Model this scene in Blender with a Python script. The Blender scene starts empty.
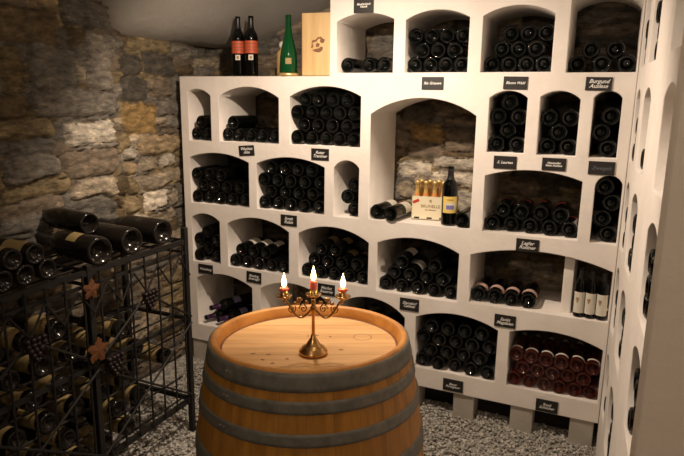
import bpy, bmesh, math, random
import numpy as np
from mathutils import Matrix, Vector, Euler

random.seed(7)
COL = bpy.context.scene.collection
SC = bpy.context.scene

# ------------------------------------------------------------------ camera
HEAD, PITCH, ROLL = math.radians(24.15), math.radians(12.14), math.radians(.774)
fw = Vector((-math.sin(HEAD), math.cos(HEAD), 0)); rt = Vector((math.cos(HEAD), math.sin(HEAD), 0)); up = Vector((0, 0, 1))
F = fw*math.cos(PITCH) - up*math.sin(PITCH); U = fw*math.sin(PITCH) + up*math.cos(PITCH)
X2 = rt*math.cos(ROLL) + U*math.sin(ROLL); U2 = U*math.cos(ROLL) - rt*math.sin(ROLL)
cd = bpy.data.cameras.new('camera'); cam = bpy.data.objects.new('camera', cd); COL.objects.link(cam)
cd.sensor_width = 36; cd.lens = 601*36/684; cd.clip_start = .02
M = Matrix((X2, U2, -F)).transposed().to_4x4(); M.translation = Vector((-.058, -2.8, 1.6)); cam.matrix_world = M
SC.camera = cam

# ------------------------------------------------------------------ world, lights, exposure
w = bpy.data.worlds.new('world'); SC.world = w; w.use_nodes = True
w.node_tree.nodes['Background'].inputs[0].default_value = (.9, .75, .55, 1); w.node_tree.nodes['Background'].inputs[1].default_value = .02
SC.view_settings.view_transform = 'Standard'; SC.view_settings.look = 'None'; SC.view_settings.gamma = 1
SC.view_settings.use_curve_mapping = False
SC.view_settings.exposure = 0.0

def light(name, kind, loc, energy, color, size=.02, target=None, **kw):
    d = bpy.data.lights.new(name, kind); d.energy = energy; d.color = color
    if kind == 'AREA': d.size = size
    else: d.shadow_soft_size = size
    for k, v in kw.items(): setattr(d, k, v)
    o = bpy.data.objects.new(name, d); COL.objects.link(o); o.location = loc
    if target is not None:
        o.rotation_euler = (Vector(target)-Vector(loc)).to_track_quat('-Z', 'Y').to_euler()
    return o
WARM = (1, .80, .625)
light('vault_lamp_light', 'SPOT', (-1.12, -.9, 2.13), 88, WARM, .018, (-.95, .35, 1.0), spot_size=math.radians(165), spot_blend=.35)
light('fill_light_behind_camera', 'POINT', (-.40, -3.25, 2.15), 14, WARM, .012)  # added fill behind the camera, brightens the near pier and bottle glints
light('second_vault_lamp_light', 'POINT', (-.42, -1.75, 2.42), 6, WARM, .01)

# ------------------------------------------------------------------ materials
def mat(name, base, rough=.5, metal=0, **kw):
    m = bpy.data.materials.new(name); m.use_nodes = True
    b = m.node_tree.nodes['Principled BSDF']
    b.inputs['Base Color'].default_value = (*base, 1); b.inputs['Roughness'].default_value = rough; b.inputs['Metallic'].default_value = metal
    for k, v in kw.items(): b.inputs[k].default_value = v
    return m
def nd(m, t, **kw):
    n = m.node_tree.nodes.new(t)
    for k, v in kw.items():
        if k in n.inputs: n.inputs[k].default_value = v
        else: setattr(n, k, v)
    return n
def lk(m, a, b): m.node_tree.links.new(a, b)
def bsdf(m): return m.node_tree.nodes['Principled BSDF']
def bump(m, scale, strength, dist=.01, detail=6, src=None, coord='Object', vscale=None):
    tc = nd(m, 'ShaderNodeTexCoord'); n = nd(m, 'ShaderNodeTexNoise', Scale=scale, Detail=detail, Roughness=.6)
    if vscale:
        mp = nd(m, 'ShaderNodeMapping'); mp.inputs['Scale'].default_value = vscale
        lk(m, tc.outputs[coord], mp.inputs[0]); lk(m, mp.outputs[0], n.inputs['Vector'])
    else: lk(m, tc.outputs[coord], n.inputs['Vector'])
    b = nd(m, 'ShaderNodeBump', Strength=strength, Distance=dist)
    lk(m, n.outputs['Fac'], b.inputs['Height']); lk(m, b.outputs[0], bsdf(m).inputs['Normal'])
    return n
def ramp(m, fac, stops):
    r = nd(m, 'ShaderNodeValToRGB'); e = r.color_ramp.elements
    while len(e) < len(stops): e.new(.5)
    for i, (p, c) in enumerate(stops): e[i].position = p; e[i].color = (*c, 1)
    lk(m, fac, r.inputs[0]); return r

def plaster(name, a, b):
    m = mat(name, a, .85)
    n = bump(m, 14, .35, .012, 8)
    tc = nd(m, 'ShaderNodeTexCoord'); n2 = nd(m, 'ShaderNodeTexNoise', Scale=5, Detail=5)
    lk(m, tc.outputs['Object'], n2.inputs['Vector'])
    r = ramp(m, n2.outputs['Fac'], [(.3, b), (.65, a)]); lk(m, r.outputs[0], bsdf(m).inputs['Base Color'])
    return m
M_PLASTER = plaster('white_plaster', (.88, .83, .775), (.80, .745, .68))
M_VAULT = plaster('vault_plaster', (.82, .79, .74), (.76, .73, .67))
M_DARKWALL = plaster('dim_rubble_plaster', (.22, .19, .15), (.14, .12, .09))
M_PIER = plaster('pier_plaster', (.84, .75, .64), (.79, .69, .58))
M_BLOCK = plaster('concrete_block', (.50, .46, .40), (.38, .35, .29))

M_STONE = mat('stone', (.3, .27, .22), .8)
at = nd(M_STONE, 'ShaderNodeAttribute', attribute_name='stone_colour')
tc = nd(M_STONE, 'ShaderNodeTexCoord'); mp = nd(M_STONE, 'ShaderNodeMapping'); mp.inputs['Scale'].default_value = (1, 1, 2.6)
n1 = nd(M_STONE, 'ShaderNodeTexNoise', Scale=16, Detail=10, Roughness=.7)
lk(M_STONE, tc.outputs['Object'], mp.inputs[0]); lk(M_STONE, mp.outputs[0], n1.inputs['Vector'])
r1 = ramp(M_STONE, n1.outputs['Fac'], [(.32, (.28, .26, .24)), (.48, (.90, .88, .85)), (.58, (1.25, 1.2, 1.12)), (.70, (2.3, 2.2, 2.05))])
mx = nd(M_STONE, 'ShaderNodeMix', data_type='RGBA', blend_type='MULTIPLY'); mx.inputs[0].default_value = 1
lk(M_STONE, at.outputs['Color'], mx.inputs[6]); lk(M_STONE, r1.outputs[0], mx.inputs[7]); lk(M_STONE, mx.outputs[2], bsdf(M_STONE).inputs['Base Color'])
n2 = nd(M_STONE, 'ShaderNodeTexNoise', Scale=55, Detail=8, Roughness=.7); lk(M_STONE, mp.outputs[0], n2.inputs['Vector'])
bp = nd(M_STONE, 'ShaderNodeBump', Strength=1.0, Distance=.014); lk(M_STONE, n2.outputs['Fac'], bp.inputs['Height']); lk(M_STONE, bp.outputs[0], bsdf(M_STONE).inputs['Normal'])

M_GRAVEL = mat('gravel', (.36, .34, .30), .85)
tc = nd(M_GRAVEL, 'ShaderNodeTexCoord'); vo = nd(M_GRAVEL, 'ShaderNodeTexVoronoi', Scale=75)
lk(M_GRAVEL, tc.outputs['Object'], vo.inputs['Vector'])
sx = nd(M_GRAVEL, 'ShaderNodeSeparateColor'); lk(M_GRAVEL, vo.outputs['Color'], sx.inputs[0])
rg = ramp(M_GRAVEL, sx.outputs[0], [(0, (.20, .19, .165)), (.5, (.39, .37, .33)), (1, (.62, .59, .53))]); lk(M_GRAVEL, rg.outputs[0], bsdf(M_GRAVEL).inputs['Base Color'])

M_GLASS = mat('dark_bottle_glass', (.0015, .002, .0018), .035, IOR=1.42)
M_GLASS_OLD = mat('dusty_bottle_glass', (.012, .010, .008), .16, IOR=1.4)
M_ROSE = mat('rose_wine_glass', (.14, .022, .008), .04, **{'Transmission Weight': .7, 'IOR': 1.4})
M_GREEN = mat('green_bottle_glass', (.003, .055, .014), .05)
M_LABEL_W = mat('cream_paper', (.74, .70, .60), .6)
M_LABEL_P = mat('rose_paper', (.62, .42, .36), .6)
M_LABEL_V = mat('violet_paper', (.24, .22, .38), .5)
M_LABEL_Y = mat('yellow_paper', (.85, .62, .16), .55)
M_LABEL_T = mat('aged_paper', (.33, .24, .10), .75)
M_LABEL_O = mat('orange_print', (.55, .085, .03), .5)
M_VIOLET = mat('violet_print', (.22, .20, .45), .5)
M_CAP_RED = mat('red_foil', (.30, .03, .025), .35, .3)
M_CAP_BLK = mat('black_foil', (.012, .012, .012), .35)
M_CAP_GOLD = mat('gold_foil', (.90, .66, .28), .35, .7)
M_CAP_PURP = mat('plum_foil', (.06, .02, .07), .35, .3)
M_SLATE = mat('slate_card', (.014, .013, .012), .5)
M_CHALK = mat('chalk_ink', (.85, .84, .80), .7)
M_FAINT = mat('faded_ink', (.10, .115, .13), .7)
M_CARTON = mat('cream_carton', (.86, .78, .56), .6)
M_PRINT = mat('brown_print', (.35, .22, .10), .6)
M_REDP = mat('red_print', (.55, .05, .03), .5)
M_BLACK = mat('black_hole_card', (.01, .01, .01), .8)
M_BRASS = mat('aged_brass', (.62, .36, .14), .25, 1.0)
M_WAX = mat('red_wax', (.85, .17, .13), .4, **{'Subsurface Weight': .35, 'Subsurface Radius': (.01, .003, .002), 'Subsurface Scale': 1.0})
M_WICK = mat('wick', (.02, .02, .02), .9)
M_IRON = mat('black_wrought_iron', (.009, .007, .006), .65, .1)
bump(M_IRON, 90, .4, .002)
M_RUST = mat('rusty_leaf_metal', (.15, .055, .018), .6, .3)
M_GRAPE = mat('dark_grape_metal', (.03, .02, .02), .4, .6)
M_HOOP = mat('galvanised_hoop', (.22, .21, .18), .55, .2)
nh = bump(M_HOOP, 30, .3, .003)
rh = ramp(M_HOOP, nh.outputs['Fac'], [(.3, (.13, .125, .105)), (.7, (.24, .23, .195))]); lk(M_HOOP, rh.outputs[0], bsdf(M_HOOP).inputs['Base Color'])
M_FLAME = bpy.data.materials.new('flame'); M_FLAME.use_nodes = True
bsdf(M_FLAME).inputs['Base Color'].default_value = (0, 0, 0, 1)
bsdf(M_FLAME).inputs['Emission Color'].default_value = (1, .72, .30, 1); bsdf(M_FLAME).inputs['Emission Strength'].default_value = 14

def wood(name, dark, lite, scale=3, stretch=(12, 12, .8), rough=.5):
    m = mat(name, lite, rough)
    n = bump(m, scale, .25, .004, 8, vscale=stretch)
    r = ramp(m, n.outputs['Fac'], [(.3, dark), (.62, lite)])
    lk(m, r.outputs[0], bsdf(m).inputs['Base Color']); return m
M_PINE = wood('pine_box', (.55, .36, .15), (.74, .52, .25), 2, (9, 9, 1))
M_HEAD = wood('oak_head', (.52, .27, .09), (.74, .44, .18), 2.2, (1.2, 9, 4))
M_CHIME = wood('oak_chime', (.44, .17, .03), (.70, .32, .07), 4, (3, 3, 3))
M_BRAND = mat('branded_emblem', (.22, .10, .04), .7)

# staves: oak, a tone of its own for each stave and a fine dark seam between staves
M_STAVE = mat('oak_staves', (.5, .26, .08), .5)
tc = nd(M_STAVE, 'ShaderNodeTexCoord'); sp = nd(M_STAVE, 'ShaderNodeSeparateXYZ'); lk(M_STAVE, tc.outputs['Object'], sp.inputs[0])
a2 = nd(M_STAVE, 'ShaderNodeMath', operation='ARCTAN2'); lk(M_STAVE, sp.outputs[1], a2.inputs[0]); lk(M_STAVE, sp.outputs[0], a2.inputs[1])
mu = nd(M_STAVE, 'ShaderNodeMath', operation='MULTIPLY'); lk(M_STAVE, a2.outputs[0], mu.inputs[0]); mu.inputs[1].default_value = 28/(2*math.pi)
fl = nd(M_STAVE, 'ShaderNodeMath', operation='FLOOR'); lk(M_STAVE, mu.outputs[0], fl.inputs[0])
fr = nd(M_STAVE, 'ShaderNodeMath', operation='FRACT'); lk(M_STAVE, mu.outputs[0], fr.inputs[0])
wn = nd(M_STAVE, 'ShaderNodeTexWhiteNoise', noise_dimensions='1D'); lk(M_STAVE, fl.outputs[0], wn.inputs['W'])
tone = ramp(M_STAVE, wn.outputs['Value'], [(0, (.46, .205, .030)), (1, (.54, .25, .042))])
seam = ramp(M_STAVE, fr.outputs[0], [(0, (.6, .6, .6)), (.02, (1, 1, 1)), (.98, (1, 1, 1)), (1, (.6, .6, .6))])
mpw = nd(M_STAVE, 'ShaderNodeMapping'); mpw.inputs['Scale'].default_value = (14, 14, 1.2); lk(M_STAVE, tc.outputs['Object'], mpw.inputs[0])
ng = nd(M_STAVE, 'ShaderNodeTexNoise', Scale=3, Detail=8); lk(M_STAVE, mpw.outputs[0], ng.inputs['Vector'])
gr = ramp(M_STAVE, ng.outputs['Fac'], [(.25, (.6, .55, .5)), (.65, (1.1, 1.1, 1.1))])
m1 = nd(M_STAVE, 'ShaderNodeMix', data_type='RGBA', blend_type='MULTIPLY'); m1.inputs[0].default_value = 1
m2 = nd(M_STAVE, 'ShaderNodeMix', data_type='RGBA', blend_type='MULTIPLY'); m2.inputs[0].default_value = 1
lk(M_STAVE, tone.outputs[0], m1.inputs[6]); lk(M_STAVE, seam.outputs[0], m1.inputs[7]); lk(M_STAVE, m1.outputs[2], m2.inputs[6]); lk(M_STAVE, gr.outputs[0], m2.inputs[7])
lk(M_STAVE, m2.outputs[2], bsdf(M_STAVE).inputs['Base Color'])

# ------------------------------------------------------------------ helpers
def link(name, me, m=None, parent=None, smooth=None):
    o = bpy.data.objects.new(name, me); COL.objects.link(o)
    if m is not None: me.materials.clear(); me.materials.append(m)
    if parent is not None: o.parent = parent
    if smooth is not None:
        me.polygons.foreach_set('use_smooth', [smooth]*len(me.polygons))
    return o
def empty(name, loc=(0, 0, 0), rot=(0, 0, 0)):
    o = bpy.data.objects.new(name, None); o.empty_display_size = .05; COL.objects.link(o); o.location = loc; o.rotation_euler = rot; return o
def tag(o, label=None, cat=None, group=None, kind=None):
    if label: o['label'] = label
    if cat: o['category'] = cat
    if group: o['group'] = group
    if kind: o['kind'] = kind
    return o
def obj(name, bm, m, parent=None, smooth=False):
    me = bpy.data.meshes.new(name); bmesh.ops.recalc_face_normals(bm, faces=bm.faces); bm.to_mesh(me); bm.free()
    return link(name, me, m, parent, smooth)
def bx(bm, x0, x1, y0, y1, z0, z1, mtx=None, bev=0):
    r = bmesh.ops.create_cube(bm, size=1); vs = r['verts']
    for v in vs: v.co = Vector((x0+(x1-x0)*(v.co.x+.5), y0+(y1-y0)*(v.co.y+.5), z0+(z1-z0)*(v.co.z+.5)))
    if bev:
        es = list({e for v in vs for e in v.link_edges})
        q = bmesh.ops.bevel(bm, geom=es, offset=bev, segments=2, affect='EDGES', profile=.5)
        vs = list({v for f in q['faces'] for v in f.verts} | {v for v in vs if v.is_valid})
    if mtx is not None:
        for v in vs: v.co = mtx @ v.co
    return vs
def lathe(bm, prof, n=24, c=(0, 0, 0), a0=0, a1=2*math.pi, mtx=None):
    full = abs(a1-a0-2*math.pi) < 1e-6; k = n if full else n+1
    rings = []
    for r, z in prof:
        if r < 1e-6: rings.append([bm.verts.new((c[0], c[1], c[2]+z))]*k)
        else: rings.append([bm.verts.new((c[0]+r*math.cos(a0+(a1-a0)*i/n), c[1]+r*math.sin(a0+(a1-a0)*i/n), c[2]+z)) for i in range(k)])
    for A, B in zip(rings, rings[1:]):
        for i in range(n):
            j = (i+1) % k
            f = [A[i], A[j], B[j], B[i]]; g = []
            for v in f:
                if v not in g: g.append(v)
            if len(g) > 2:
                try: bm.faces.new(g)
                except ValueError: pass
    vs = list({v for R in rings for v in R})
    if mtx is not None:
        for v in vs: v.co = mtx @ v.co
    return vs
def tube(bm, pts, r, n=8, cap=True):
    pts = [Vector(p) for p in pts]; rings = []
    rr = r if isinstance(r, (list, tuple)) else [r]*len(pts)
    prev = None
    for i, p in enumerate(pts):
        t = (pts[min(i+1, len(pts)-1)]-pts[max(i-1, 0)]).normalized()
        a = prev if prev is not None else (Vector((0, 0, 1)) if abs(t.z) < .9 else Vector((1, 0, 0)))
        u = (a - t*a.dot(t)).normalized(); v = t.cross(u); prev = u
        rings.append([bm.verts.new(p + (u*math.cos(2*math.pi*k/n) + v*math.sin(2*math.pi*k/n))*rr[i]) for k in range(n)])
    for A, B in zip(rings, rings[1:]):
        for k in range(n): bm.faces.new((A[k], A[(k+1) % n], B[(k+1) % n], B[k]))
    if cap: bm.faces.new(rings[0]); bm.faces.new(rings[-1])
def ball(bm, c, r, sub=2, sc=(1, 1, 1)):
    q = bmesh.ops.create_icosphere(bm, subdivisions=sub, radius=r)
    for v in q['verts']: v.co = Vector((v.co.x*sc[0], v.co.y*sc[1], v.co.z*sc[2])) + Vector(c)
def text_mesh(name, body, size, m, parent, loc, rot=(math.pi/2, 0, 0), shear=.35, depth=.0004, lines=.85):
    cu = bpy.data.curves.new(name, 'FONT'); cu.body = body; cu.size = size; cu.shear = shear; cu.extrude = depth
    cu.align_x = 'CENTER'; cu.align_y = 'CENTER'; cu.space_line = lines; cu.offset = .0003; cu.resolution_u = 2
    t = bpy.data.objects.new('tmp', cu); COL.objects.link(t); bpy.context.view_layer.update()
    me = bpy.data.meshes.new_from_object(t.evaluated_get(bpy.context.evaluated_depsgraph_get()))
    bpy.data.objects.remove(t); me.name = name
    o = link(name, me, m, parent); o.location = loc; o.rotation_euler = rot; return o
def poly(bm, pts, y0, y1):                       # a flat outline in XZ given thickness along Y
    a = [bm.verts.new((x, y0, z)) for x, z in pts]; b = [bm.verts.new((x, y1, z)) for x, z in pts]
    bm.faces.new(a); bm.faces.new(b[::-1]); n = len(pts)
    for i in range(n): bm.faces.new((a[i], a[(i+1) % n], b[(i+1) % n], b[i]))
def copy_tree(o, parent=None):
    c = o.copy(); COL.objects.link(c); c.parent = parent
    for ch in list(o.children): copy_tree(ch, c)
    return c

# ------------------------------------------------------------------ stone walls
def vnoise(x, y, seed):
    rs = np.random.RandomState(seed); T = rs.rand(256, 256)
    xi = np.floor(x).astype(int); yi = np.floor(y).astype(int); fx = x-xi; fy = y-yi
    fx = fx*fx*(3-2*fx); fy = fy*fy*(3-2*fy)
    g = lambda a, b: T[a % 256, b % 256]
    return (g(xi, yi)*(1-fx)+g(xi+1, yi)*fx)*(1-fy)+(g(xi, yi+1)*(1-fx)+g(xi+1, yi+1)*fx)*fy
def fbm(x, y, seed, o=4):
    s = np.zeros_like(x); a = .5
    for i in range(o): s += a*(vnoise(x, y, seed+i)-.5); x = x*2.03+7; y = y*2.03+3; a *= .5
    return s
PAL = dict(grey=(.17, .16, .14), grey2=(.20, .185, .16), greybr=(.21, .17, .125), brown=(.15, .11, .06), ochrebr=(.19, .145, .07), dark=(.10, .09, .075), mott=(.24, .22, .19),
           tan=(.29, .23, .13), tan2=(.40, .31, .19), pale=(.58, .54, .46), greytan=(.42, .36, .27), ochre=(.37, .25, .10), white=(.78, .72, .61))
def sdrect(u, v, r, rad):
    cu, cv, hu, hv = (r[0]+r[1])/2, (r[2]+r[3])/2, (r[1]-r[0])/2, (r[3]-r[2])/2
    rad = min(rad, hu*.8, hv*.8)
    qx = np.abs(u-cu)-hu+rad; qy = np.abs(v-cv)-hv+rad
    return np.hypot(np.maximum(qx, 0), np.maximum(qy, 0))+np.minimum(np.maximum(qx, qy), 0)-rad
def stone_wall(name, u0, u1, v0, v1, res, hand, seed, place, big=1.0, tones=None):
    nu, nv = int((u1-u0)/res)+1, int((v1-v0)/res)+1
    u, v = np.meshgrid(np.linspace(u0, u1, nu), np.linspace(v0, v1, nv), indexing='ij')
    wu = u+.085*fbm(u*8, v*8, seed)+.022*fbm(u*36, v*36, seed+20); wv = v+.055*fbm(u*5+9, v*9, seed+5)+.018*fbm(u*30, v*50, seed+30)
    rs = random.Random(seed)
    best = np.full(u.shape, .5); col = np.zeros(u.shape+(3,)); col[:] = (.15, .12, .08); off = np.zeros(u.shape)
    handd = np.full(u.shape, .5)
    for h in hand: handd = np.minimum(handd, sdrect(wu, wv, h[:4], .03))
    y = v0-.05
    while y < v1+.05:
        hh = rs.uniform(.05, .13)*big; x = u0-.3+rs.uniform(0, .2)
        while x < u1+.1:
            ww = rs.uniform(.09, .36)*big
            R = (x+.003, x+ww-.003, y+.003, y+hh-.003)
            if rs.random() < .25 and hh > .08: # two thin stones in place of one
                RR = [(R[0], R[1], R[2], y+hh*.5-.003), (R[0], R[1], y+hh*.5+.003, R[3])]
            else: RR = [R]
            for R in RR:
                d = np.maximum(sdrect(wu, wv, R, .02), -(handd-.006))
                k = rs.choice(tones or ['grey', 'grey2', 'greybr', 'greytan', 'tan', 'dark', 'mott', 'brown', 'greybr', 'grey'])
                c = np.array(PAL[k])*rs.uniform(.8, 1.25); m_ = (d < best)
                best = np.where(m_, d, best); off = np.where(m_, rs.uniform(-.012, .014), off)
                col = np.where((m_ & (d < .002))[..., None], c, col)
            x += ww
        y += hh
    for h in hand:
        d = sdrect(wu, wv, h[:4], .03); m_ = d < best
        best = np.where(m_, d, best); off = np.where(m_, rs.uniform(-.002, .014), off)
        col = np.where((m_ & (d < .002))[..., None], np.array(PAL[h[4]])*rs.uniform(.9, 1.12), col)
    t = np.clip((-best+.004)/.012, 0, 1); t = t*t*(3-2*t)
    ridge = 1-2*np.abs(fbm(u*11+3, v*34, seed+60, 5)); hgt = -.026+t*(.026+off*1.3)+.030*fbm(u*8, v*24, seed+40, 5)*t-.022*np.clip(ridge-.80, 0, 1)/.2*t*.5+.014*fbm(u*50, v*90, seed+50, 3)
    P = place(u, v, hgt)
    me = bpy.data.meshes.new(name)
    idx = np.arange(nu*nv).reshape(nu, nv)
    q = np.stack([idx[:-1, :-1], idx[1:, :-1], idx[1:, 1:], idx[:-1, 1:]], -1).reshape(-1, 4)
    me.vertices.add(nu*nv); me.vertices.foreach_set('co', P.reshape(-1).astype(np.float32))
    me.loops.add(q.size); me.loops.foreach_set('vertex_index', q.reshape(-1).astype(np.int32))
    me.polygons.add(len(q)); me.polygons.foreach_set('loop_start', np.arange(0, q.size, 4, dtype=np.int32)); me.polygons.foreach_set('loop_total', np.full(len(q), 4, dtype=np.int32))
    me.update(calc_edges=True)
    ca = me.color_attributes.new('stone_colour', 'FLOAT_COLOR', 'POINT')
    ca.data.foreach_set('color', np.concatenate([col.reshape(-1, 3), np.ones((nu*nv, 1))], 1).reshape(-1).astype(np.float32))
    o = link(name, me, M_STONE, None, True); tag(o, kind='structure'); return o

LEFT = [(-1.15,-0.90,1.798,1.936,'brown'),(-0.86,-0.57,1.896,2.002,'grey'),(-1.04,-0.78,1.628,1.804,'grey'),(-0.73,-0.57,1.634,1.883,'mott'),(-1.16,-1.07,1.616,1.776,'ochrebr'),(-1.04,-0.58,1.514,1.622,'grey2'),(-1.18,-1.06,1.516,1.609,'brown'),(-1.20,-0.95,1.435,1.503,'tan'),(-0.89,-0.58,1.382,1.486,'pale'),(-1.20,-0.94,1.346,1.427,'grey'),(-1.21,-0.93,1.252,1.337,'grey2'),(-0.91,-0.58,1.236,1.350,'greybr'),(-1.22,-0.89,1.182,1.236,'tan'),(-0.86,-0.59,1.140,1.219,'greytan'),(-0.88,-0.60,0.971,1.131,'grey'),(-1.23,-0.91,1.112,1.175,'greybr'),(-1.24,-1.02,1.047,1.117,'grey'),
        (-0.36,-0.29,1.850,1.900,'brown'),(-0.33,0.03,1.833,1.895,'tan'),(-0.36,-0.24,1.691,1.812,'dark'),(-0.21,0.05,1.710,1.828,'dark'),(-0.38,-0.19,1.579,1.682,'dark'),(-0.17,0.04,1.591,1.689,'greybr'),(-0.36,-0.12,1.399,1.563,'ochre'),(-0.30,0.03,1.284,1.383,'tan2'),(-0.40,-0.32,1.269,1.342,'pale'),(-0.29,-0.14,1.202,1.267,'greytan'),(-0.12,0.03,1.196,1.264,'pale'),(-0.40,-0.31,1.184,1.247,'tan2'),(-0.28,0.01,1.103,1.176,'greytan'),(-0.39,-0.31,1.086,1.161,'tan'),(-0.27,-0.07,0.982,1.089,'white'),(-0.05,0.03,0.969,1.063,'greytan'),(-0.41,-0.30,0.989,1.064,'tan2'),(-0.24,0.01,0.890,0.954,'greytan'),(-0.40,-0.26,0.897,0.968,'pale')]
BACK = [(-1.11,-0.91,1.392,1.470,'ochre'),(-0.90,-0.73,1.460,1.507,'greybr'),(-1.15,-0.97,1.485,1.576,'dark'),(-0.96,-0.76,1.521,1.589,'greybr'),(-1.14,-0.92,1.285,1.372,'greybr'),(-0.90,-0.73,1.347,1.434,'greybr'),(-1.14,-0.98,1.183,1.262,'pale'),(-0.97,-0.72,1.232,1.304,'pale'),(-0.96,-0.71,1.148,1.202,'white'),(-1.14,-1.05,1.056,1.151,'greytan'),(-0.80,-0.70,0.966,1.120,'pale'),(-1.12,-0.98,0.939,1.039,'greytan')]
def left_place(u, v, h):
    s = np.clip((u+.585+.022*np.sin(v*23)+.03*fbm(v*9, v*3, 5))/.03, 0, 1)
    return np.stack([-2.24-.15*s+h, u, v], -1)
stone_wall('wall_left', -3.7, .42, -.05, 2.85, .0095, LEFT, 11, left_place, 1.15, ['grey', 'grey2', 'greybr', 'greytan', 'tan', 'greybr', 'mott', 'brown'])
stone_wall('wall_back', -2.5, .5, -.05, 2.85, .0105, BACK, 23, lambda u, v, h: np.stack([u, .415-h, v], -1), 1.0, ['grey', 'grey2', 'greybr', 'greytan', 'brown', 'dark', 'greybr', 'tan'])

# ------------------------------------------------------------------ vault, floor, other walls
VX = [-2.6, -2.4, -2.2, -2.02, -1.86, -1.62, -1.3, -.9, -.4, .2, .9]; VZ = [1.90, 1.895, 1.89, 1.935, 2.0, 2.09, 2.19, 2.28, 2.34, 2.37, 2.35]
def zc(x, y=.38):
    near = min(max(.38-y, 0), .85)*.40*min(max((x+2.35)/.35, 0), 1)
    t = min(max((-.42-y)/.22, 0), 1); t = t*t*(3-2*t)          # over the pier the vault springs higher
    side = t*.42*min(max((-1.55-x)/.6, 0), 1)
    return float(np.interp(x, VX, VZ))+near+side
bm = bmesh.new()
xs = np.linspace(-2.6, .9, 60); ys = np.linspace(-3.7, .5, 70)
G = [[bm.verts.new((x, y, sum(zc(x+d, y+e) for d in (-.12, -.06, 0, .06, .12) for e in (-.06, 0, .06))/15+.004*math.sin(5*y+3*x))) for y in ys] for x in xs]
for i in range(59):
    for j in range(69): bm.faces.new((G[i][j], G[i][j+1], G[i+1][j+1], G[i+1][j]))
bmesh.ops.solidify(bm, geom=list(bm.faces), thickness=-.08)
ceil = obj('ceiling', bm, M_VAULT, None, True); tag(ceil, kind='structure')
bm = bmesh.new(); bx(bm, -2.6, .9, -3.8, -3.7, -.05, 2.9); tag(obj('wall_front', bm, M_DARKWALL), kind='structure')
bm = bmesh.new(); bx(bm, .82, .92, -3.7, .5, -.05, 2.9); tag(obj('wall_right', bm, M_PIER), kind='structure')
bm = bmesh.new(); bx(bm, -2.7, .95, -3.8, .55, -.08, .012); tag(obj('floor', bm, M_GRAVEL), kind='structure')
bm = bmesh.new(); bx(bm, -.011, .82, -2.2, -2.14, .0, 2.66, bev=.006); tag(obj('trim_1', bm, M_PIER), kind='structure')

# loose gravel
BLK = ((-2.32, -2.2), (-2.02, -1.9), (-1.72, -1.6), (-1.42, -1.3), (-1.12, -.99), (-.964, -.864), (-.683, -.578), (-.398, -.292), (-.124, -.018))
KEEP = [(a, b, .012, .36) for a, b in BLK]+[(x-.02, x+.02, y-.02, y+.02) for x in (-1.8, -2.17) for y in (-.665, -1.225, -1.785)]+[(-.004, .4, -2.2, .5), (-3, .5, .125, .5)]
def gravel():
    rs = np.random.RandomState(3)
    t = (1+5**.5)/2
    V = np.array([(-1,t,0),(1,t,0),(-1,-t,0),(1,-t,0),(0,-1,t),(0,1,t),(0,-1,-t),(0,1,-t),(t,0,-1),(t,0,1),(-t,0,-1),(-t,0,1)], float)/math.hypot(1, t)
    Fc = np.array([(0,11,5),(0,5,1),(0,1,7),(0,7,10),(0,10,11),(1,5,9),(5,11,4),(11,10,2),(10,7,6),(7,1,8),(3,9,4),(3,4,2),(3,2,6),(3,6,8),(3,8,9),(4,9,5),(2,4,11),(6,2,10),(8,6,7),(9,8,1)])
    xy = []
    for (a, b, c, d, n) in ((-1.0, .03, -1.25, .02, 9500), (-2.25, -1.0, -1.6, -.02, 7500), (-1.0, -.0, .02, .36, 1500)):
        p = np.stack([rs.uniform(a, b, n), rs.uniform(c, d, n)], 1); xy.append(p)
    xy = np.concatenate(xy); bad = np.hypot(xy[:, 0]+.742, xy[:, 1]+1.448) < .30
    for a, b, c, d in KEEP: bad |= (xy[:, 0] > a-.014) & (xy[:, 0] < b+.014) & (xy[:, 1] > c-.014) & (xy[:, 1] < d+.014)
    xy = xy[~bad]; n = len(xy)
    s = rs.uniform(.0045, .0095, n); sc = np.stack([s*rs.uniform(.8, 1.4, n), s*rs.uniform(.8, 1.3, n), s*rs.uniform(.5, .9, n)], 1)
    P = V[None]*sc[:, None]*(1+.25*rs.uniform(-1, 1, (n, 12, 1)))
    a = rs.uniform(0, 6.28, n); ca, sa = np.cos(a)[:, None], np.sin(a)[:, None]
    X = P[..., 0]*ca-P[..., 1]*sa; Y = P[..., 0]*sa+P[..., 1]*ca
    P = np.stack([X+xy[:, :1], Y+xy[:, 1:], P[..., 2]+(.014+rs.uniform(0, .012, n))[:, None]], -1)
    Fs = (Fc[None]+np.arange(n)[:, None, None]*12).reshape(-1)
    me = bpy.data.meshes.new('gravel'); me.vertices.add(n*12); me.vertices.foreach_set('co', P.reshape(-1).astype(np.float32))
    me.loops.add(len(Fs)); me.loops.foreach_set('vertex_index', Fs.astype(np.int32)); k = len(Fs)//3
    me.polygons.add(k); me.polygons.foreach_set('loop_start', np.arange(0, 3*k, 3, dtype=np.int32)); me.polygons.foreach_set('loop_total', np.full(k, 3, dtype=np.int32))
    me.update(calc_edges=True)
    g = link('gravel', me, M_GRAVEL); tag(g, 'loose grey crushed gravel covering the cellar floor', 'gravel', kind='stuff')
gravel()

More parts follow.
